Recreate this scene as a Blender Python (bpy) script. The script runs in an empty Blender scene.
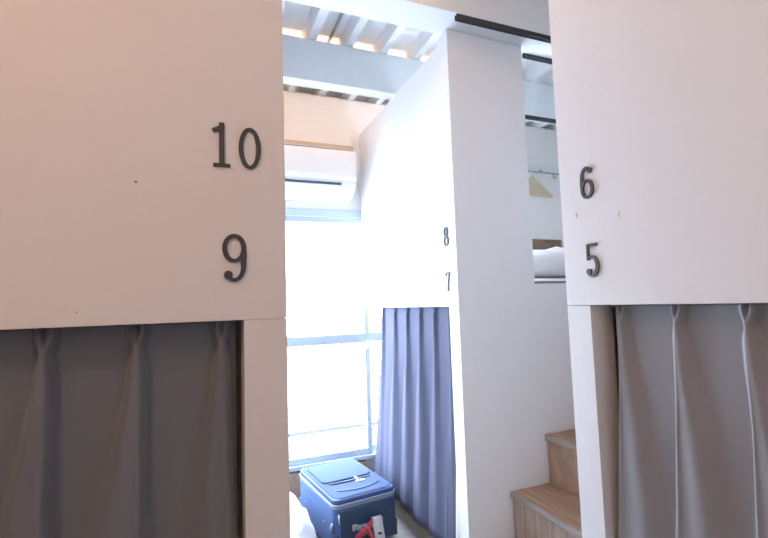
import bpy, bmesh, math, random
from mathutils import Vector, Matrix, noise
random.seed(7)
S = bpy.context.scene
C = S.collection
H = 1.18                      # eye height above the floor; heights below are written relative to the eye
PI = math.pi

# ------------------------------------------------------------------ materials
def _new(name):
    m = bpy.data.materials.new(name); m.use_nodes = True
    nt = m.node_tree
    return m, nt, nt.nodes['Principled BSDF']

def paint(name, col, rough=.6, bump=.02, scale=60, var=.03, metal=0, spec=.4):
    m, nt, b = _new(name)
    N = nt.nodes; L = nt.links
    tc = N.new('ShaderNodeTexCoord')
    n = N.new('ShaderNodeTexNoise'); n.inputs['Scale'].default_value = scale; n.inputs['Detail'].default_value = 4
    L.new(tc.outputs['Object'], n.inputs['Vector'])
    r = N.new('ShaderNodeValToRGB')
    r.color_ramp.elements[0].color = (*[c*(1-var) for c in col], 1)
    r.color_ramp.elements[1].color = (*[min(1, c*(1+var)) for c in col], 1)
    L.new(n.outputs['Fac'], r.inputs['Fac']); L.new(r.outputs['Color'], b.inputs['Base Color'])
    bp = N.new('ShaderNodeBump'); bp.inputs['Strength'].default_value = bump; bp.inputs['Distance'].default_value = .01
    L.new(n.outputs['Fac'], bp.inputs['Height']); L.new(bp.outputs['Normal'], b.inputs['Normal'])
    b.inputs['Roughness'].default_value = rough; b.inputs['Metallic'].default_value = metal
    b.inputs['Specular IOR Level'].default_value = spec
    return m

def wood(name, c1, c2, stretch=(1, 1, 1), scale=9, rough=.55):
    m, nt, b = _new(name)
    N = nt.nodes; L = nt.links
    tc = N.new('ShaderNodeTexCoord'); mp = N.new('ShaderNodeMapping'); mp.inputs['Scale'].default_value = stretch
    L.new(tc.outputs['Object'], mp.inputs['Vector'])
    n = N.new('ShaderNodeTexNoise'); n.inputs['Scale'].default_value = scale; n.inputs['Detail'].default_value = 7
    n.inputs['Distortion'].default_value = .6
    L.new(mp.outputs['Vector'], n.inputs['Vector'])
    r = N.new('ShaderNodeValToRGB')
    r.color_ramp.elements[0].position = .3; r.color_ramp.elements[1].position = .72
    r.color_ramp.elements[0].color = (*c1, 1); r.color_ramp.elements[1].color = (*c2, 1)
    L.new(n.outputs['Fac'], r.inputs['Fac']); L.new(r.outputs['Color'], b.inputs['Base Color'])
    bp = N.new('ShaderNodeBump'); bp.inputs['Strength'].default_value = .15; bp.inputs['Distance'].default_value = .004
    L.new(n.outputs['Fac'], bp.inputs['Height']); L.new(bp.outputs['Normal'], b.inputs['Normal'])
    b.inputs['Roughness'].default_value = rough
    return m

def cloth(name, col, rough=.6, sheen=.3, scale=900, var=.06):
    m = paint(name, col, rough, .06, scale, var)
    b = m.node_tree.nodes['Principled BSDF']
    b.inputs['Sheen Weight'].default_value = sheen
    return m

def glass(name):
    m = bpy.data.materials.new(name); m.use_nodes = True
    nt = m.node_tree; nt.nodes.clear()
    o = nt.nodes.new('ShaderNodeOutputMaterial'); mx = nt.nodes.new('ShaderNodeMixShader')
    t = nt.nodes.new('ShaderNodeBsdfTransparent'); g = nt.nodes.new('ShaderNodeBsdfGlossy')
    t.inputs['Color'].default_value = (.96, .98, .98, 1); g.inputs['Roughness'].default_value = .02
    mx.inputs['Fac'].default_value = .05
    nt.links.new(t.outputs[0], mx.inputs[1]); nt.links.new(g.outputs[0], mx.inputs[2]); nt.links.new(mx.outputs[0], o.inputs[0])
    return m

WHITE  = paint('white_paint', (.785, .797, .812), .55, .05, 45, .015)
WALLW  = paint('wall_paint', (.80, .79, .77), .7, .03, 80, .015)
STEELW = paint('beam_paint', (.72, .75, .77), .5, .02, 30, .02)
DECKM  = paint('deck_paint', (.70, .71, .72), .5, .02, 30, .03)
BLACKS = paint('black_rail', (.035, .04, .042), .45, .02, 90, .1)
DIGIT  = paint('dark_grey_metal', (.066, .070, .078), .5, .03, 120, .1)
CURT_L = cloth('curtain_taupe_grey', (.175, .188, .218), .5, .3)
CURT_R = cloth('curtain_grey', (.280, .282, .300), .36, .3)
CURT_M = cloth('curtain_grey_daylight_tint', (.098, .106, .170), .8, .0)  # same grey cloth as the other curtains, bluish window light put into its colour
FLOORM = wood('grey_floor', (.135, .118, .108), (.21, .185, .17), (1, 12, 1), 5)
TREAD  = wood('tread_wood', (.30, .185, .12), (.46, .31, .205), (12, 1.2, 12), 5)
RISER  = wood('riser_wood', (.33, .215, .145), (.50, .35, .25), (2, 3, 1.6), 6)
RISERV = wood('grey_plank_wood', (.28, .215, .17), (.52, .42, .33), (2, 22, 1), 3)
NOSING = wood('worn_nosing', (.28, .235, .21), (.42, .37, .34), (12, 1, 12), 5)
PLINTH = wood('pale_plinth_wood', (.15, .115, .085), (.25, .195, .15), (12, 1, 12), 4)
BOARDW = wood('brown_board', (.13, .085, .055), (.24, .165, .105), (1, 8, 8), 5)
ALU    = paint('window_aluminium', (.50, .57, .66), .35, .01, 50, .02, .1)
GLASS  = glass('window_glass')
ACW    = paint('ac_plastic', (.84, .82, .78), .35, .0, 40, .01)
ACDARK = paint('ac_slot', (.10, .13, .17), .5, .0, 40, .05)
ACLOUV = paint('ac_louver', (.62, .62, .63), .4, .0, 40, .02)
BLUE   = cloth('suitcase_blue', (.09, .17, .38), .7, .1, 600)
BLUEL  = cloth('suitcase_lid_blue', (.060, .105, .245), .85, .0, 600)
NAVY   = cloth('suitcase_navy', (.045, .085, .15), .55, .15, 600)
PIPE   = paint('pale_blue_piping', (.34, .44, .64), .5, .0, 60, .03)
ZIPG   = paint('grey_zip', (.34, .36, .38), .5, .05, 400, .1)
ZIPD   = paint('dark_zip', (.03, .05, .10), .5, .05, 400, .1)
CHROME = paint('pale_metal', (.72, .76, .82), .3, .0, 60, .03, .4)
TAGW   = paint('white_tag', (.82, .82, .82), .5, .0, 60, .02)
INK    = paint('black_ink', (.03, .03, .035), .6, .0, 60, .02)
RED    = cloth('red_ribbon', (.62, .07, .09), .5, .2, 500)
LINEN  = cloth('white_linen', (.80, .80, .82), .7, .3, 250, .02)
LINEND = cloth('grey_white_linen', (.52, .53, .57), .8, .1, 250, .02)
BAGN   = cloth('navy_bag', (.014, .02, .05), .8, .0, 500)
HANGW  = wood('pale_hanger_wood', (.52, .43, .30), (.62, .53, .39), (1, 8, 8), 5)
CHALK  = paint('pale_mark', (.62, .59, .55), .8, .0, 60, .02)
BALC   = paint('balcony_concrete', (.30, .30, .30), .8, .05, 40, .05)
BALR   = paint('balcony_rail', (.15, .155, .16), .7, .02, 40, .05)
GREYD  = paint('track_and_gap_grey', (.22, .23, .26), .5, .02, 40, .05)  # for the curtain tracks and the painted shade along the bunk sill
DENT   = paint('dent_brown', (.36, .31, .28), .8, .0, 40, .05)
CONDU  = paint('grey_conduit', (.30, .29, .30), .5, .0, 40, .05)

# ------------------------------------------------------------------ mesh helpers
def box(bm, x0, x1, y0, y1, z0, z1, bev=0, seg=2):
    t = bmesh.new()
    v = [t.verts.new((x, y, z)) for x in (x0, x1) for y in (y0, y1) for z in (z0, z1)]
    for f in ((0,1,3,2),(4,6,7,5),(0,4,5,1),(2,3,7,6),(0,2,6,4),(1,5,7,3)): t.faces.new([v[i] for i in f])
    if bev: bmesh.ops.bevel(t, geom=t.edges[:], offset=bev, segments=seg, affect='EDGES', profile=.5)
    me = bpy.data.meshes.new('t'); t.to_mesh(me); t.free(); bm.from_mesh(me); bpy.data.meshes.remove(me)

def tube(bm, pts, r, n=8, closed=False, flat=None):
    pts = [Vector(p) for p in pts]; rings = []
    m = len(pts)
    for i, p in enumerate(pts):
        a = pts[(i-1) % m] if (closed or i > 0) else p
        b = pts[(i+1) % m] if (closed or i < m-1) else p
        d = (b-a).normalized()
        up = Vector((0,0,1)) if abs(d.z) < .9 else Vector((1,0,0))
        s = d.cross(up).normalized(); u = s.cross(d).normalized()
        rx, ry = (r, r) if flat is None else flat
        rings.append([bm.verts.new(p + s*math.cos(2*PI*k/n)*rx + u*math.sin(2*PI*k/n)*ry) for k in range(n)])
    for i in range(m if closed else m-1):
        A, B = rings[i], rings[(i+1) % m]
        for k in range(n): bm.faces.new((A[k], A[(k+1)%n], B[(k+1)%n], B[k]))
    if not closed:
        bm.faces.new(rings[0][::-1]); bm.faces.new(rings[-1])

def prism(bm, poly, x0, x1, axis='x'):
    def P(a, b, t): return {'x': (t, a, b), 'y': (a, t, b), 'z': (a, b, t)}[axis]
    A = [bm.verts.new(P(a, b, x0)) for a, b in poly]; B = [bm.verts.new(P(a, b, x1)) for a, b in poly]
    n = len(poly)
    for i in range(n): bm.faces.new((A[i], A[(i+1)%n], B[(i+1)%n], B[i]))
    bm.faces.new(A[::-1]); bm.faces.new(B)

def obj(name, bm, mat, parent=None, smooth=False, off=(0,0,H)):
    bmesh.ops.recalc_face_normals(bm, faces=bm.faces[:])
    if off != (0,0,0): bmesh.ops.translate(bm, verts=bm.verts[:], vec=off)
    me = bpy.data.meshes.new(name); bm.to_mesh(me); bm.free()
    if smooth:
        for p in me.polygons: p.use_smooth = True
    me.materials.append(mat)
    o = bpy.data.objects.new(name, me); C.objects.link(o)
    if parent is not None:
        o.parent = parent; o.matrix_parent_inverse = parent.matrix_world.inverted() if False else Matrix.Translation(-parent.location)
    return o

def bx(name, mat, parent, *a, bev=.002, seg=2):
    bm = bmesh.new(); box(bm, *a, bev=bev, seg=seg); return obj(name, bm, mat, parent)

def tag(o, label, cat, group=None):
    o['label'] = label; o['category'] = cat
    if group: o['group'] = group
    return o

def thing(name, label, cat, loc, group=None):
    o = bpy.data.objects.new(name, None); C.objects.link(o)
    o.location = (loc[0], loc[1], loc[2]+H); o.empty_display_size = .1
    return tag(o, label, cat, group)

def struct(o): o['kind'] = 'structure'; return o

# ------------------------------------------------------------------ the room shell
bm = bmesh.new(); box(bm, -1.45, 3.2, -1.0, 3.0, -1.28, -1.18); struct(obj('floor', bm, FLOORM))
bm = bmesh.new(); box(bm, -1.45, -1.35, -1.0, 3.05, -1.18, 1.60); struct(obj('wall_left', bm, WALLW))
bm = bmesh.new(); box(bm, 3.1, 3.2, -1.0, 3.05, -1.18, 1.60); struct(obj('wall_right', bm, WALLW))
bm = bmesh.new(); box(bm, -1.35, 3.1, -1.0, -.9, -1.18, 1.60); struct(obj('wall_back', bm, WALLW))
# far wall with the window opening; its top stops under the ribs of the deck
WX0, WX1, WZ0, WZ1 = -.02, 2.08, -1.01, .635
bm = bmesh.new()
box(bm, -1.35, WX0, 2.88, 3.0, -1.18, 1.415)
box(bm, WX1, 3.1, 2.88, 3.0, -1.18, 1.415)
box(bm, WX0, WX1, 2.88, 3.0, WZ1, 1.415)
box(bm, WX0, WX1, 2.90, 3.0, -1.18, WZ0)
box(bm, -1.35, 3.1, 3.0, 3.05, WZ1, 1.60)
struct(obj('wall_far', bm, WALLW))
bm = bmesh.new(); box(bm, .145, .995, 2.868, 2.90, -1.18, -1.022, bev=.002); struct(obj('baseboard_far', bm, TREAD))

# corrugated steel deck
bm = bmesh.new()
pitch, zl, zu = .205, 1.418, 1.482
prof = []
k0 = -10
x = .5425 + pitch*k0
while x < 3.3:
    prof += [(x-.022, zl), (x+.022, zl), (x+.042, zu), (x+pitch-.042, zu)]
    x += pitch
prof = [p for p in prof if -1.42 < p[0] < 3.15]
lo = [(bm.verts.new((a, -.92, b)), bm.verts.new((a, 3.0, b))) for a, b in prof]
hi = [(bm.verts.new((a, -.92, b+.004)), bm.verts.new((a, 3.0, b+.004))) for a, b in prof]
for i in range(len(prof)-1):
    bm.faces.new((lo[i][0], lo[i+1][0], lo[i+1][1], lo[i][1]))
    bm.faces.new((hi[i][0], hi[i][1], hi[i+1][1], hi[i+1][0]))
    bm.faces.new((lo[i][0], hi[i][0], hi[i+1][0], lo[i+1][0]))
    bm.faces.new((lo[i][1], lo[i+1][1], hi[i+1][1], hi[i][1]))
box(bm, -1.45, 3.2, -1.0, 3.05, 1.50, 1.60)
struct(obj('ceiling', bm, DECKM))

def beam(name, y0, y1, z0, z1):
    bm = bmesh.new(); box(bm, -1.35, 3.1, y0, y1, z0, z1, bev=.003)
    return struct(obj(name, bm, STEELW))
beam('trim_1', 1.54, 1.70, 1.205, 1.415)
beam('trim_2', 2.255, 2.335, 1.185, 1.415)

def rail(x0, x1, y, z, label):
    bm = bmesh.new()
    w, h, t = .022, .021, .004
    box(bm, x0, x1, y-w/2, y+w/2, z-t, z)
    box(bm, x0, x1, y-w/2, y-w/2+t, z-h, z-t)
    box(bm, x0, x1, y+w/2-t, y+w/2, z-h, z-t)
    box(bm, x0, x1, y-w/2+t, y-.003, z-h, z-h+t)
    box(bm, x0, x1, y+.003, y+w/2-t, z-h, z-h+t)
    o = obj('curtain_rail', bm, BLACKS); return tag(o, label, 'rail', 'black rails under the ceiling beams')
rail(.99, 3.05, 1.553, 1.205, 'long black rail on the front edge of the nearest white ceiling beam')
rail(1.47, 3.05, 1.71, 1.212, 'short black rail above the opening into the upper bunk')
rail(1.90, 3.05, 2.268, 1.185, 'black rail deep inside the upper bunk, above the clothes hanger')

# conduit in a trough
bm = bmesh.new(); tube(bm, [(.655, 1.72, 1.472), (.655, 2.25, 1.472), (.655, 2.86, 1.472)], .008)
tag(obj('cable_conduit', bm, CONDU, smooth=True), 'thin grey pipe running along one trough of the corrugated ceiling', 'pipe')

# ------------------------------------------------------------------ window
win = thing('window_1', '', '', (1.03, 2.93, WZ0)); del win['label']; del win['category']; struct(win)
bm = bmesh.new()
box(bm, WX0, WX1, 2.865, 2.985, .585, WZ1, bev=.004)
box(bm, WX0, WX1, 2.865, 2.985, WZ0, -.985, bev=.003)
box(bm, WX0, WX0+.05, 2.865, 2.985, -.985, .585)
box(bm, WX1-.05, WX1, 2.865, 2.985, -.985, .585)
obj('window_frame', bm, ALU, win)
def sash(x0, x1, y):
    bm = bmesh.new()
    for a, b in ((x0, x0+.035), (x1-.035, x1)): box(bm, a, b, y-.014, y+.014, -.983, .583, bev=.003)
    box(bm, x0+.035, x1-.035, y-.013, y+.013, -.983, -.945, bev=.002)
    box(bm, x0+.035, x1-.035, y-.013, y+.013, -.255, -.193, bev=.003)
    box(bm, x0+.035, x1-.035, y-.013, y+.013, .55, .583, bev=.002)
    s = obj('window_sash', bm, ALU, win)
    for z0, z1 in ((-.945, -.255), (-.193, .55)):
        bm = bmesh.new(); box(bm, x0+.03, x1-.03, y-.002, y+.002, z0-.004, z1+.004); g = obj('pane', bm, GLASS)
        g.parent = s; g.matrix_parent_inverse = s.matrix_world.inverted()
    return s
s1 = sash(.03, 1.045, 2.90); s2 = sash(1.015, 2.03, 2.945)
bm = bmesh.new(); box(bm, 1.006, 1.038, 2.876, 2.887, -.30, -.235, bev=.004); tube(bm, [(1.022, 2.876, -.285), (1.02, 2.862, -.275), (1.02, 2.858, -.24)], .007)
l = obj('window_lock', bm, CHROME); l.parent = s1; l.matrix_parent_inverse = s1.matrix_world.inverted()

# balcony
bm = bmesh.new(); box(bm, -2.1, 3.2, 3.05, 4.1, -1.30, -1.16); struct(obj('balcony_floor', bm, BALC))
rt = thing('balcony_railing', 'pale metal balcony railing seen through the lower window panes', 'railing', (.6, 3.95, -1.16))
bx('top_rail', BALR, rt, -1.0, 3.0, 3.93, 3.97, -.30, -.26)
bx('bottom_rail', BALR, rt, -1.0, 3.0, 3.935, 3.965, -1.10, -1.07)
for i in range(34):
    xx = -.95 + .117*i
    bx('baluster', BALR, rt, xx-.007, xx+.007, 3.943, 3.957, -1.072, -.297, bev=0)
for xx in (-.98, 2.0, 2.98): bx('railing_post', BALR, rt, xx-.015, xx+.015, 3.932, 3.968, -1.16, -.30, bev=0)

# ------------------------------------------------------------------ bunk blocks
ZP = -.02      # underside of the upper panels
# left block: numbers 9 and 10
lb = thing('bunk_cubicle', 'white painted bunk wall on the left, numbered 10 and 9', 'bunk bed', (-.9, 1.8, -1.18), 'bunk cubicles')
bx('upper_panel', WHITE, lb, -1.34, .14, .82, .84, ZP, 1.16, bev=.0006)
bx('corner_post', WHITE, lb, .066, .14, .82, .90, -1.18, ZP-.0006, bev=.0006)
bx('side_wall', WHITE, lb, .115, .14, .902, 2.84, -1.18, 1.16)
bx('bunk_floor', WHITE, lb, -1.34, .113, .845, 2.84, ZP, .03)
bx('platform', PLINTH, lb, -1.34, .06, .90, 2.84, -1.18, -1.08)
bx('back_wall', WHITE, lb, -1.34, .113, 2.815, 2.838, -1.18, ZP-.001)
bx('back_wall', WHITE, lb, -1.34, .113, 2.815, 2.838, .031, 1.16)
bx('roof', WHITE, lb, -1.34, .14, .845, 2.84, 1.162, 1.18)
bm = bmesh.new()
bmesh.ops.create_uvsphere(bm, u_segments=10, v_segments=6, radius=.0028); bmesh.ops.scale(bm, vec=(1, .4, .8), verts=bm.verts[:])
bmesh.ops.translate(bm, verts=bm.verts[:], vec=(-.102, .82, .212)); o = obj('nail_hole', bm, DENT, lb); o['label'] = 'small dark dent in the panel'
bm = bmesh.new()
bmesh.ops.create_uvsphere(bm, u_segments=10, v_segments=6, radius=.0015); bmesh.ops.scale(bm, vec=(1, .4, 1), verts=bm.verts[:])
bmesh.ops.translate(bm, verts=bm.verts[:], vec=(-.18, .82, 0.002)); obj('nail_hole', bm, DENT, lb)

# right block: 5 and 6
rb = thing('bunk_cubicle', 'white painted bunk wall on the right, numbered 6 and 5', 'bunk bed', (2.0, .3, -1.18), 'bunk cubicles')
bx('upper_panel', WHITE, rb, .91, .93, -.89, .945, ZP, 1.16, bev=.0012)
bx('corner_post', WHITE, rb, .91, .985, .868, .945, -1.18, ZP-.001, bev=.0012)
bx('end_wall', WHITE, rb, .932, 3.09, .92, .945, ZP, 1.16)
bx('end_wall', WHITE, rb, .987, 3.09, .92, .945, -1.18, ZP-.002)
bx('corner_post', WHITE, rb, .91, .985, -.48, -.40, -1.18, ZP-.001)
bx('lower_panel', WHITE, rb, .91, .93, -.89, -.482, -1.18, ZP-.001)
bx('bunk_floor', WHITE, rb, .932, 3.09, -.89, .918, ZP, .03)
bx('platform', PLINTH, rb, .99, 3.09, -.89, .865, -1.18, -1.08)
bx('roof', WHITE, rb, .91, 3.09, -.89, .945, 1.162, 1.18)
for (yy, zz, a) in ((.893, .215, .2), (.765, .193, -.5)):
    bm = bmesh.new()
    tube(bm, [(.9095, yy-.001*a*3, zz-.007), (.9095, yy, zz), (.9095, yy+.003*a, zz+.007)], .0009)
    o = obj('scratch', bm, CHALK, rb)

# middle block: 7 and 8
mb = thing('bunk_cubicle', 'white bunk block beside the stairs, numbered 8 and 7', 'bunk bed', (2.0, 2.3, -1.18), 'bunk cubicles')
bx('corner_post', WHITE, mb, 1.0, 1.03, 1.6805, 1.73, -1.18, ZP-.001, bev=.0005)
bx('post_head', WHITE, mb, 1.0, 1.03, 1.6805, 1.73, 1.1655, 1.203, bev=.0005)
bx('upper_panel', WHITE, mb, 1.0, 1.02, 1.6805, 2.864, ZP, 1.165, bev=.0005)
bm = bmesh.new(); box(bm, 1.0, 1.405, 1.65, 1.68, .07, 1.203); box(bm, 1.0, 3.09, 1.65, 1.68, -1.18, .07)
obj('side_wall', bm, WHITE, mb)
o = bx('sill_gap_shade', GREYD, mb, 1.405, 3.09, 1.648, 1.684, .071, .081, bev=.001); o['label'] = 'dark grey strip standing for the shaded gap along the sill of the opening'  # dark strip drawn for the shade in the gap between sill and bed
bx('bunk_floor', WHITE, mb, 1.022, 3.09, 1.682, 2.864, ZP, .03)
bx('platform', PLINTH, mb, 1.022, 3.09, 1.732, 2.864, -1.18, -1.085)
o = bx('plinth', PLINTH, mb, 1.0, 1.02, 1.732, 2.864, -1.18, -1.08); o['label'] = 'pale wooden edge board at floor level'

# ------------------------------------------------------------------ numerals
NH = .087
def stroke(bm, pts, w, depth):
    pts = [Vector((p[0], p[1])) for p in pts]; n = len(pts)
    ws = [k*.8 for k in (w if isinstance(w, (list, tuple)) else [w]*n)]
    L, R = [], []
    for i, p in enumerate(pts):
        d = (pts[min(i+1, n-1)] - pts[max(i-1, 0)]).normalized(); q = Vector((-d.y, d.x))
        L.append(p + q*ws[i]/2); R.append(p - q*ws[i]/2)
    lv = [[bm.verts.new((v.x, v.y, z)) for v in L] for z in (0, depth)]
    rv = [[bm.verts.new((v.x, v.y, z)) for v in R] for z in (0, depth)]
    for i in range(n-1):
        bm.faces.new((lv[1][i], lv[1][i+1], rv[1][i+1], rv[1][i])); bm.faces.new((lv[0][i], rv[0][i], rv[0][i+1], lv[0][i+1]))
        bm.faces.new((lv[0][i], lv[0][i+1], lv[1][i+1], lv[1][i])); bm.faces.new((rv[0][i], rv[1][i], rv[1][i+1], rv[0][i+1]))
    for i in (0, n-1): bm.faces.new((lv[0][i], lv[1][i], rv[1][i], rv[0][i]))
def ell(cx, cy, rx, ry, a0, a1, n=28):
    return [(cx+rx*math.cos(math.radians(a0+(a1-a0)*i/n)), cy+ry*math.sin(math.radians(a0+(a1-a0)*i/n))) for i in range(n+1)]
def ring(bm, cx, cy, rx, ry, thick, thin, depth):
    p = ell(cx, cy, rx, ry, 0, 360, 40); w = [thin+(thick-thin)*abs(math.cos(2*PI*i/40)) for i in range(41)]
    stroke(bm, p, w, depth)
def ball(bm, x, y, r, depth): 
    pts = ell(x, y, r, r, 0, 360, 20)[:-1]; prism(bm, pts, 0, depth, 'z')
def digit(ch):
    bm = bmesh.new(); D = .07
    if ch == '0': ring(bm, 0, .5, .19, .44, .13, .09, D)
    elif ch == '1':
        stroke(bm, [(.02, .03), (.02, 1.0)], .14, D); stroke(bm, [(-.16, .04), (.20, .04)], .09, D*.98)
        stroke(bm, [(.06, .95), (-.05, .86), (-.17, .81)], [.13, .12, .10], D*.97)
    elif ch in '69':
        ring(bm, 0, .69, .18, .25, .12, .09, D)
        tail = [(.18, .72), (.185, .55), (.175, .38)] + ell(.0, .34, .175, .285, -2, -120, 12)
        stroke(bm, tail, [.10, .13, .135] + [.12-.03*i/12 for i in range(13)], D*.98)
        ball(bm, -.115, .155, .085, D*.99)
        if ch == '6': bmesh.ops.rotate(bm, verts=bm.verts[:], cent=(0, .5, D/2), matrix=Matrix.Rotation(PI, 3, 'Z'))
    elif ch == '5':
        stroke(bm, [(-.15, .94), (.19, .94)], .11, D); stroke(bm, [(-.14, .97), (-.15, .5)], .085, D*.98)
        bowl = [(-.15, .52), (-.09, .58)] + ell(-.02, .33, .19, .28, 95, -135, 24)
        stroke(bm, bowl, [.06, .07] + [.085+.05*math.sin(PI*min(1, i/20)) for i in range(25)], D*.97)
        ball(bm, -.14, .175, .085, D*.99)
    elif ch == '8':
        ring(bm, 0, .735, .15, .215, .12, .09, D); ring(bm, 0, .27, .18, .225, .13, .09, D*.98)
    elif ch == '7':
        stroke(bm, [(-.18, .93), (.19, .93)], .13, D); stroke(bm, [(-.17, .97), (-.17, .76)], .07, D*.98)
        stroke(bm, [(.17, .95), (.10, .72), (.02, .45), (-.02, .02)], [.08, .09, .12, .15], D*.97)
    bmesh.ops.translate(bm, verts=bm.verts[:], vec=(0, -.5, 0)); bmesh.ops.scale(bm, vec=(NH*1.0, NH, NH*.9), verts=bm.verts[:])
    return bm
def numeral(ch, loc, side, label, size=1):
    o = obj('numeral', digit(ch), DIGIT, off=(0,0,0))
    o.location = (loc[0], loc[1], loc[2]+H)
    o.scale = (size,)*3
    o.rotation_euler = (PI/2, 0, 0 if side == 'front' else -PI/2)
    tag(o, label, 'number', 'bunk numerals')
numeral('1', (.029, .8205, .287), 'front', 'dark grey numeral 1, first digit of the 10 on the left wall', .91)
numeral('0', (.078, .8205, .285), 'front', 'dark grey numeral 0, second digit of the 10 on the left wall', .91)
numeral('9', (.0505, .8205, .088), 'front', 'dark grey numeral 9 above the left curtain')
numeral('6', (.9105, .850, .291), 'side', 'dark grey numeral 6 on the right wall')
numeral('5', (.9105, .849, .093), 'side', 'dark grey numeral 5 above the right curtain')
numeral('8', (1.0005, 1.729, .288), 'side', 'small looking grey numeral 8 on the bunk block beside the window')
numeral('7', (1.0005, 1.727, .088), 'side', 'small looking grey numeral 7 above the grey curtain beside the window')

# ------------------------------------------------------------------ curtains
def ss(a, b, t):
    t = max(0, min(1, (t-a)/(b-a))); return t*t*(3-2*t)
def curtain(name, P, u0, u1, pleats, length, label, mat, seed, amp=.034, asym=0, flare0=0, flare1=0, hem=0, step=.0022, spread=.052):
    """P(u, out, drop) -> point; u runs along the rail, out towards the room, drop down from the top."""
    rng = random.Random(seed)
    drift = [rng.uniform(-.018, .018) for _ in pleats]; size = [rng.uniform(.85, 1.2) for _ in pleats]; skew = [rng.uniform(-.5, .5) for _ in pleats]
    bm = bmesh.new()
    nu = int((u1-u0)/step); drops = [0, .004, .008, .013, .018, .024, .03, .036, .042, .047, .052, .06, .07, .085, .105, .13, .16, .2, .25, .3, .36, .42, .5, .58, .66, .74, .82, .9, .96, 1.0]
    rows = []
    for dr in drops:
        t = dr if dr < .36 else .36 + (length-.36)*(dr-.36)/.64
        row = []
        for i in range(nu+1):
            u = u0 + (u1-u0)*i/nu
            pin = math.exp(-((t-.042)/.016)**2)
            w = .0135 - .0065*pin + spread*.62*ss(.045, .9, t)**.8
            A = amp*(.62 + .38*ss(.04, .4, t))
            o = 0
            for p, d, s, k in zip(pleats, drift, size, skew):
                c = p + d*ss(.05, 1.0, t)
                x = (u-c)/(w*(1+(s-1)*ss(.05, .3, t)))
                a = asym*ss(.05, .25, t); x = x/(1-a) if x > 0 else x/(1+a)
                x += k*ss(.1, .6, t)*.3*math.tanh(x)**2
                f = math.exp(-abs(x)**3.4)
                head = ss(.042, .0, t)
                f *= 1 - head*.8*math.exp(-(x*2.0)**2)
                f *= 1 - .3*ss(.05, .3, t)*math.exp(-((x-.15*k)*1.6)**2)*ss(.9, .3, t)
                o += f*A*(1+(s-1)*ss(.05, .3, t))
            # soft swell of the cloth between pleats, growing downwards
            o += .006*ss(.1, .7, t)*math.sin(u*38+seed+t*1.7) + .0025*noise.noise((u*14, t*4, seed))*ss(.02, .2, t)
            fl = -flare0*ss(.05, 1.0, t)*(1-ss(0, .5, (u-u0)/(u1-u0))) + flare1*ss(.05, 1.0, t)*ss(.5, 1, (u-u0)/(u1-u0))
            row.append(bm.verts.new(P(u+fl, o, t + hem*((u-u0)/(u1-u0)-.5)*ss(.5, length, t))))
        rows.append(row)
    for a, b in zip(rows, rows[1:]):
        for i in range(nu): bm.faces.new((a[i], a[i+1], b[i+1], b[i]))
    o = obj(name, bm, mat, smooth=True)
    md = o.modifiers.new('thickness', 'SOLIDIFY'); md.thickness = .0015; md.offset = 0
    return tag(o, label, 'curtain', 'bunk curtains')
def hanger_rail(parent, a, b):
    bm = bmesh.new(); tube(bm, [a, b], .004); obj('curtain_track', bm, GREYD, parent, smooth=True)
hanger_rail(lb, (-1.0, .898, -.026), (.055, .898, -.026))
hanger_rail(rb, (.978, -.39, -.026), (.978, .86, -.026))
hanger_rail(mb, (1.082, 1.74, -.026), (1.082, 2.85, -.026))
curtain('pleated_curtain', lambda u, o, t: (u, .885-o, ZP-.002-t), -.95, .056,
        [-.905, -.77, -.635, -.50, -.365, -.232, -.103, .030], 1.09, 'dark taupe grey pinch pleated curtain hanging under numeral 9', CURT_L, 3, amp=.060, asym=.5, spread=.11)
curtain('pleated_curtain', lambda u, o, t: (.962-o, u, ZP-.002-t), -.39, .838,
        [-.33, -.19, -.045, .10, .245, .39, .535, .672, .812], 1.09, 'grey pinch pleated curtain hanging under numeral 5 on the right', CURT_R, 11, amp=.036, asym=.6, flare1=.031, spread=.085)
curtain('pleated_curtain', lambda u, o, t: (1.046-.052*t/1.05-o, u, ZP-.002-t), 1.738, 2.645,
        [1.79, 1.935, 2.09, 2.25, 2.42, 2.605], 1.048, 'grey pleated curtain, blue window light tinted into its colour, hanging under numeral 7 beside the window', CURT_M, 5, amp=.026, asym=.45, hem=-.0, flare1=.03, spread=.06)

# ------------------------------------------------------------------ staircase between the bunk blocks
st = thing('staircase', 'brown wooden stairs rising between the two bunk blocks', 'stairs', (1.3, 1.3, -1.18))
for i in range(6):
    x0 = 1.01 + .2*i; zt = -1.02 + .21*i
    zb = -1.18 if i == 0 else zt-.21
    bx('riser', RISERV if i in (0, 1) else RISER, st, x0+.012, x0+.03, .95, 1.645, zb, zt-.024, bev=.001)
    tr = bx('tread', TREAD, st, x0+.012, x0+.2+.012, .95, 1.645, zt-.024, zt, bev=.002)
    bm = bmesh.new(); box(bm, x0-.004, x0+.0115, .95, 1.645, zt-.024, zt, bev=.003)
    n = obj('nosing', bm, NOSING); n.parent = tr; n.matrix_parent_inverse = tr.matrix_world.inverted(); n['label'] = 'worn grey front edge of the tread'

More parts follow.
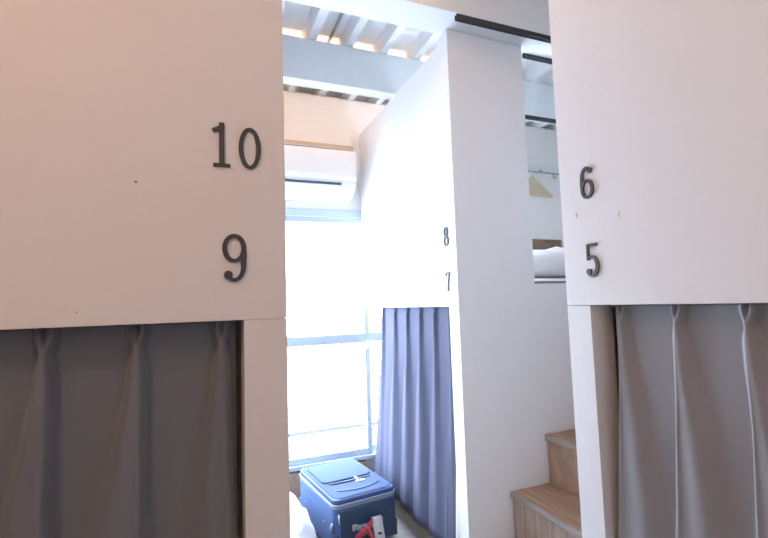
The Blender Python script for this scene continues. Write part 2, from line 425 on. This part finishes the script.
# ------------------------------------------------------------------ air conditioner
ac = thing('air_conditioner', 'white wall mounted air conditioner above the window', 'air conditioner', (.5, 2.87, .72))
A0, A1 = .12, .915
bm = bmesh.new()
prism(bm, [(2.878, .70), (2.878, .992), (2.715, .992), (2.697, .975), (2.694, .80), (2.697, .762), (2.722, .73), (2.78, .69), (2.85, .682)], A0, A1)
bmesh.ops.bevel(bm, geom=[e for e in bm.edges if abs(e.verts[0].co.x-e.verts[1].co.x) < 1e-6], offset=.012, segments=3, affect='EDGES')
obj('body', bm, ACW, ac)
bm = bmesh.new(); prism(bm, [(2.695, .985), (2.679, .979), (2.669, .93), (2.667, .82), (2.673, .795), (2.695, .788)], A0+.003, A1-.003)
bmesh.ops.bevel(bm, geom=bm.edges[:], offset=.004, segments=2, affect='EDGES'); obj('front_panel', bm, ACW, ac)
bm = bmesh.new(); prism(bm, [(2.690, .762), (2.694, .774), (2.76, .730), (2.745, .708)], A0+.06, A1-.10); obj('air_outlet', bm, ACDARK, ac)['label'] = 'dark slot'
bm = bmesh.new(); prism(bm, [(2.690, .757), (2.686, .753), (2.738, .703), (2.752, .708)], A0+.062, A1-.103); obj('louver', bm, ACLOUV, ac)
bm = bmesh.new(); prism(bm, [(2.70, .993), (2.70, .997), (2.86, .997), (2.86, .993)], A0+.03, A1-.03); obj('intake_grille', bm, ACLOUV, ac)
bx('mounting_plate', ACW, ac, A0+.05, A1-.05, 2.8785, 2.8795, .76, .98, bev=0)
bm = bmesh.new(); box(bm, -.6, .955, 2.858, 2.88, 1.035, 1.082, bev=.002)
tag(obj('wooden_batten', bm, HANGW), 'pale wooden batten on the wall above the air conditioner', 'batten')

# ------------------------------------------------------------------ suitcase lying flat
SW, SL, SH = .34, .515, .262
sc_loc = (.706, 2.415); sc_rot = math.radians(7.6)
sc = thing('suitcase', 'blue soft sided suitcase lying flat on the floor below the window', 'suitcase', (sc_loc[0], sc_loc[1], -1.18))
SM = Matrix.Translation((sc_loc[0], sc_loc[1], -1.18)) @ Matrix.Rotation(sc_rot, 4, 'Z')
def sobj(name, bm, mat, smooth=False, parent=None):
    bmesh.ops.transform(bm, matrix=SM, verts=bm.verts[:])
    if parent is None: return obj(name, bm, mat, sc, smooth)
    o = obj(name, bm, mat, None, smooth); o.parent = parent; o.matrix_parent_inverse = parent.matrix_world.inverted() if False else Matrix.Translation(-sc.location)
    return o
def rrect(w, l, r, z, n=6):
    out = []
    for cx, cy, a in ((w/2-r, l/2-r, 0), (-w/2+r, l/2-r, 90), (-w/2+r, -l/2+r, 180), (w/2-r, -l/2+r, 270)):
        for i in range(n+1):
            t = math.radians(a+90*i/n); out.append((cx+r*math.cos(t), cy+r*math.sin(t), z))
    return out
def rslab(bm, w, l, r, z0, z1, top=0.0):
    a = rrect(w, l, r, z0); b = rrect(w, l, r, z1-top); 
    ringsv = [[bm.verts.new(p) for p in a], [bm.verts.new(p) for p in b]]
    if top:
        ringsv.append([bm.verts.new((p[0]*(1-.35*top/w*2), p[1]*(1-.35*top/l*2), z1-top*.3)) for p in b])
        ringsv.append([bm.verts.new((p[0]*(1-top/w*2), p[1]*(1-top/l*2), z1)) for p in b])
    for A, B in zip(ringsv, ringsv[1:]):
        m = len(A)
        for i in range(m): bm.faces.new((A[i], A[(i+1)%m], B[(i+1)%m], B[i]))
    bm.faces.new(ringsv[0][::-1]); bm.faces.new(ringsv[-1])
# lower shell: blue sides with a darker front panel
bm = bmesh.new(); rslab(bm, SW, SL, .035, .022, .214); shell = sobj('shell', bm, BLUE)
bm = bmesh.new(); box(bm, -SW/2+.03, SW/2-.012, -SL/2-.006, -SL/2+.004, .03, .206, bev=.003); sobj('front_panel', bm, NAVY, parent=None)['label'] = 'dark navy end panel'
bm = bmesh.new(); box(bm, SW/2-.004, SW/2+.003, -SL/2+.03, SL/2-.03, .03, .18, bev=.002); sobj('side_panel', bm, NAVY)
bm = bmesh.new(); rslab(bm, SW+.002, SL+.002, .036, .2145, .2275); sobj('zip_band', bm, ZIPG)['label'] = 'grey zip band around the lid'
bm = bmesh.new(); rslab(bm, SW, SL, .035, .228, SH, .016); lid = sobj('lid', bm, BLUEL)
bm = bmesh.new(); tube(bm, rrect(SW+.004, SL+.004, .037, .2325), .0045, 8, True); sobj('piping', bm, PIPE, True)['label'] = 'pale blue lower piping'
bm = bmesh.new(); tube(bm, rrect(SW-.016, SL-.016, .03, .2535), .0045, 8, True); sobj('piping', bm, PIPE, True)['label'] = 'pale blue upper piping'
# pockets on the lid
bm = bmesh.new(); rslab(bm, SW-.055, SL*.54, .04, SH-.001, SH+.007, .005); bmesh.ops.translate(bm, verts=bm.verts[:], vec=(0, .085, 0)); pk = sobj('pocket', bm, BLUEL)
def arcline(y, bow, z, w=.115, n=14): return [(w*(-1+2*i/n), y - bow*(1-(-1+2*i/n)**2) , z) for i in range(n+1)]
bm = bmesh.new(); tube(bm, arcline(-.068, .012, SH+.003), .005, 6, flat=(.006, .003)); sobj('zip', bm, ZIPD)['label'] = 'dark curved pocket zip'
bm = bmesh.new(); tube(bm, arcline(-.165, .03, SH+.0015), .004, 6, flat=(.005, .0025)); sobj('zip', bm, ZIPD)
bm = bmesh.new(); box(bm, .02, .068, -.112, -.094, SH, SH+.004, bev=.001); sobj('name_plate', bm, TAGW)['label'] = 'small white name plate on the lid'
bm = bmesh.new(); box(bm, .03, .042, -.09, -.05, SH+.001, SH+.008, bev=.002); sobj('zip_pull', bm, ZIPG)
# corner guards, buckles, feet, handles
for (x, y) in ((-1, -1), (1, -1), (-1, 1), (1, 1)):
    bm = bmesh.new()
    tube(bm, [(x*(SW/2-.0105), y*(SL/2-.0105), z) for z in (.024, .06, .10)], .0145, 10); sobj('corner_guard', bm, NAVY, True)
for y in (-.12, .14):
    bm = bmesh.new(); tube(bm, [(-SW/2-.003, y, .12), (-SW/2+.004, y, .12)], .005, 8); sobj('stud', bm, CHROME)
bm = bmesh.new(); tube(bm, [(-SW/2-.004, -SL/2+.035, .10), (-SW/2-.006, -SL/2+.03, .125), (-SW/2-.004, -SL/2+.02, .15)], .006, 8); sobj('buckle', bm, CHROME, True)
bm = bmesh.new(); tube(bm, [(-SW/2+.02, -SL/2-.008, .195), (-SW/2+.018, -SL/2-.010, .17), (-SW/2+.022, -SL/2-.008, .15)], .005, 8); sobj('zip_pull', bm, CHROME, True)
bm = bmesh.new(); tube(bm, [(-.07, -SL/2-.004, .118), (-.06, -SL/2-.022, .12), (-.02, -SL/2-.03, .121), (.02, -SL/2-.03, .121), (.06, -SL/2-.022, .12), (.07, -SL/2-.004, .118)], .010, 8, flat=(.008, .013)); sobj('handle', bm, ZIPG, True)
for x in (-.07, .07):
    bm = bmesh.new(); box(bm, x-.012, x+.012, -SL/2-.012, -SL/2-.002, .105, .132, bev=.003); sobj('handle_mount', bm, CHROME)
for (x, y) in ((-.11, -.22), (.11, -.22), (-.11, .22), (.11, .22)):
    bm = bmesh.new(); tube(bm, [(x, y, .0), (x, y, .024)], .014, 10); sobj('foot', bm, ZIPD)
# tags hanging from the suitcase handle
def sthing(name, label, cat, parts):
    root = thing(name, label, cat, (sc_loc[0]+.07, sc_loc[1]-.31, -1.10))
    for nm, bm, mat, sm in parts:
        bmesh.ops.translate(bm, verts=bm.verts[:], vec=(TX, 0, 0)); bmesh.ops.transform(bm, matrix=SM, verts=bm.verts[:]); obj(nm, bm, mat, root, sm)
yf = -SL/2-.034
def plate(x0, x1, z0, z1, y, bend, t=.0018, n=8):
    bm = bmesh.new(); A = []
    for i in range(n+1):
        f = i/n; z = z1+(z0-z1)*f; yy = y - bend*math.sin(f*2.2); sh = .010*f*f
        A.append([bm.verts.new((x+sh, yy+d, z)) for x in (x0, x1) for d in (-t/2, t/2)])
    for a, b in zip(A, A[1:]):
        for i, j in ((0, 2), (2, 3), (3, 1), (1, 0)): bm.faces.new((a[i], a[j], b[j], b[i]))
    bm.faces.new((A[0][0], A[0][1], A[0][3], A[0][2])); bm.faces.new((A[-1][0], A[-1][2], A[-1][3], A[-1][1]))
    return bm
TX = -.032
p1 = plate(.035, .088, .035, .160, yf-.008, .022)
loop = bmesh.new(); tube(loop, [(.06, yf-.009, .158), (.058, yf+.002, .145), (.056, -SL/2-.012, .14), (.056, -SL/2-.012, .112), (.058, yf, .105)], .002, 6)
hole = plate(.056, .072, .082, .094, yf-.030, 0.0)
sthing('luggage_tag', 'long white airline tag looped on the suitcase handle', 'tag', [('tag_strip', p1, TAGW, True), ('tag_loop', loop, TAGW, True), ('printed_mark', hole, INK, False)])
p2 = plate(-.045, .022, .0, .062, yf-.010, .010)
loop = bmesh.new(); tube(loop, [(-.01, yf-.010, .062), (-.01, yf-.012, .11), (-.01, yf+.008, .134), (-.01, -SL/2-.008, .12), (-.01, yf-.005, .10)], .002, 6)
sthing('luggage_tag', 'small square white tag hanging below the red ribbon on the suitcase', 'tag', [('tag_card', p2, TAGW, True), ('tag_loop', loop, INK, True)])
def ribbon(pts, w):
    bm = bmesh.new(); A = []
    for p in pts:
        A.append([bm.verts.new((p[0], p[1]-.001, p[2]-w/2)), bm.verts.new((p[0], p[1]-.001, p[2]+w/2)), bm.verts.new((p[0], p[1]+.001, p[2]+w/2)), bm.verts.new((p[0], p[1]+.001, p[2]-w/2))])
    for a, b in zip(A, A[1:]):
        for i in range(4): bm.faces.new((a[i], a[(i+1)%4], b[(i+1)%4], b[i]))
    bm.faces.new(A[0]); bm.faces.new(A[-1][::-1])
    return bm
r1 = ribbon([(-.055, yf-.014, .085), (-.03, yf-.020, .105), (-.005, yf-.020, .112), (.012, yf-.016, .118)], .034)
r2 = ribbon([(.005, yf-.014, .125), (.022, yf-.020, .135), (.034, yf-.022, .15), (.040, yf-.014, .158)], .030)
r3 = ribbon([(.010, yf-.024, .110), (.024, yf-.034, .090), (.034, yf-.038, .062), (.050, yf-.042, .035), (.085, yf-.046, .018)], .036)
kn = bmesh.new(); bmesh.ops.create_icosphere(kn, subdivisions=2, radius=.013); bmesh.ops.translate(kn, verts=kn.verts[:], vec=(.010, yf-.015, .118))
sthing('red_ribbon', 'red ribbon tied in a bow on the suitcase handle', 'ribbon', [('bow_loop', r1, RED, True), ('bow_loop', r2, RED, True), ('ribbon_end', r3, RED, True), ('knot', kn, RED, True)])

# ------------------------------------------------------------------ soft things
def cushion(name, mat, label, cat, cx, cy, z0, lx, ly, lz, seed, e=.45, wr=.02, rot=0, group=None, freq=7):
    bm = bmesh.new(); bmesh.ops.create_uvsphere(bm, u_segments=48, v_segments=28, radius=1)
    f = lambda v, p: math.copysign(abs(v)**p, v)
    for v in bm.verts:
        c = v.co; rxy = math.hypot(c.x, c.y); a = math.atan2(c.y, c.x)
        rr = rxy**e
        x, y, z = f(math.cos(a), .5)*rr*lx/2, f(math.sin(a), .5)*rr*ly/2, f(c.z, e+.15)*lz/2
        n = noise.noise((x*freq, y*freq, seed))*wr + noise.noise((x*freq*2.6, y*freq*2.6, seed+9))*wr*.5
        if z > -lz*.3: z += n
        co = Matrix.Rotation(rot, 3, 'Z') @ Vector((x, y, 0)); v.co = (co.x+cx, co.y+cy, max(z0, z+z0+lz/2))
    return tag(obj(name, bm, mat, smooth=True), label, cat, group)
cushion('folded_duvet', LINEND, 'white folded duvet on the floor left of the suitcase', 'bedding', .315, 2.27, -1.18, .325, .66, .21, 4, .5, .035, 0, freq=9)
hb = thing('duffel_bag', 'small navy bag between the suitcase and the curtain, below the window', 'bag', (1.1, 2.74, -1.085))
def bagmesh(x0, x1, y0, y1, z0, z1): 
    bm = bmesh.new(); box(bm, x0, x1, y0, y1, z0, z1, bev=.035, seg=4)
    for v in bm.verts:
        n = noise.noise(v.co*14); v.co.x += n*.012; v.co.y += n*.008
        v.co.z = max(z0, v.co.z + (n*.02 if v.co.z > z0+.05 else 0))
    return bm
obj('bag_body', bagmesh(.985+.04, 1.23, 2.66, 2.83, -1.084, -.975), BAGN, hb, True)
bm = bmesh.new(); tube(bm, [(1.06, 2.745, -.99), (1.08, 2.73, -.965), (1.12, 2.71, -.96), (1.16, 2.73, -.965), (1.18, 2.745, -.99)], .007, 8); obj('handle', bm, BAGN, hb, True)

# upper bunk contents
bm = bmesh.new(); box(bm, 1.10, 3.05, 1.72, 2.80, .031, .10, bev=.03, seg=4)
tag(obj('mattress', bm, LINEN, smooth=False), 'white mattress in the upper bunk behind the opening', 'mattress')
cushion('duvet', LINEN, 'rumpled white duvet heaped in the upper bunk opening', 'bedding', 2.0, 2.14, .102, 1.5, .84, .15, 12, .3, .03, freq=9)
cushion('pillow', LINEN, 'white pillow leaning below the brown board in the upper bunk', 'pillow', 2.42, 2.70, .102, .62, .2, .17, 21, .5, .012)
bm = bmesh.new(); box(bm, 2.02, 2.72, 2.845, 2.879, .30, .475, bev=.003); tag(obj('headboard', bm, BOARDW), 'brown wooden board on the wall behind the upper bunk pillow', 'headboard')
pr = thing('peg_rail', 'white wall rail with hooks in the upper bunk', 'rack', (2.5, 2.88, 1.05))
bx('back_board', STEELW, pr, 2.12, 2.98, 2.858, 2.879, 1.035, 1.085)
bm = bmesh.new(); tube(bm, [(2.12, 2.835, 1.02), (2.98, 2.835, 1.02)], .007, 8); obj('bar', bm, ZIPG, pr, True)
for xx in (2.16, 2.55, 2.94):
    bm = bmesh.new(); tube(bm, [(xx, 2.858, 1.045), (xx, 2.835, 1.035), (xx, 2.835, 1.018)], .006, 8); obj('bracket', bm, ZIPG, pr, True)
bm = bmesh.new(); tube(bm, [(2.665, 2.835, 1.013), (2.665, 2.833, .985), (2.668, 2.815, .975), (2.668, 2.805, .99)], .006, 8); obj('hook', bm, ZIPG, pr, True)
hg = thing('clothes_hanger', 'pale wooden clothes hanger on the upper bunk rail', 'hanger', (2.44, 2.835, .84))
bm = bmesh.new()
sh = [(2.44, .975), (2.475, .955), (2.56, .885), (2.635, .835), (2.632, .818), (2.44, .818), (2.248, .818), (2.245, .835), (2.32, .885), (2.405, .955)]
prism(bm, sh, 2.818, 2.83, 'y'); obj('shoulder', bm, HANGW, hg)
bm = bmesh.new(); tube(bm, [(2.44, 2.824, .972), (2.44, 2.826, 1.0), (2.44, 2.818, 1.018), (2.44, 2.835, 1.033), (2.44, 2.849, 1.022), (2.44, 2.85, 1.01)], .003, 8); obj('hook', bm, CHROME, hg, True)

# ------------------------------------------------------------------ light
w = bpy.data.worlds.new('overcast_sky'); S.world = w; w.use_nodes = True
bg = w.node_tree.nodes['Background']; bg.inputs['Color'].default_value = (.74, .83, 1.0, 1); bg.inputs['Strength'].default_value = 18
def light(name, kind, loc, power, col, **kw):
    d = bpy.data.lights.new(name, kind); d.energy = power; d.color = col
    for k, v in kw.items(): setattr(d, k, v)
    o = bpy.data.objects.new(name, d); C.objects.link(o); o.location = (loc[0], loc[1], loc[2]+H); return o
p = light('window_portal', 'AREA', (1.03, 3.02, -.18), 1, (1, 1, 1), shape='RECTANGLE', size=2.1, size_y=1.7); p.rotation_euler = (-PI/2, 0, 0); p.data.cycles.is_portal = True
light('ceiling_lamp', 'POINT', (-.65, -.35, 1.28), 13.6, (1.0, .565, .345), shadow_soft_size=.10)
light('corridor_lamp', 'POINT', (.55, 1.34, 1.35), 3.0, (1.0, .55, .28), shadow_soft_size=.05)
light('bunk_fill_light', 'POINT', (1.30, 1.74, .62), 3.5, (.86, .93, 1.0), shadow_soft_size=.04)  # added fill light, no fixture here; brightens the upper bunk interior
st_ = light('cove_strip', 'AREA', (.6, 2.375, 1.30), 4.5, (1.0, .56, .27), shape='RECTANGLE', size=1.8, size_y=.03)
st_.rotation_euler = (PI+.25, 0, 0)

# ------------------------------------------------------------------ camera
yaw, pit, rol = math.radians(21.97), math.radians(4.42), math.radians(-1.83)
f = Vector((math.sin(yaw)*math.cos(pit), math.cos(yaw)*math.cos(pit), math.sin(pit)))
r = Vector((math.cos(yaw), -math.sin(yaw), 0)); u = r.cross(f)
r2 = r*math.cos(rol) + u*math.sin(rol); u2 = -r*math.sin(rol) + u*math.cos(rol)
cam = bpy.data.cameras.new('camera'); co = bpy.data.objects.new('camera', cam); C.objects.link(co)
cam.sensor_width = 36; cam.lens = 450/768*36; cam.clip_start = .02
co.matrix_world = Matrix(((r2.x, u2.x, -f.x, 0), (r2.y, u2.y, -f.y, 0), (r2.z, u2.z, -f.z, H), (0, 0, 0, 1)))
S.camera = co

S.cycles.diffuse_bounces = 8
S.view_settings.view_transform = 'Standard'; S.view_settings.look = 'None'
S.view_settings.exposure = .38; S.view_settings.gamma = 1; S.view_settings.use_curve_mapping = False
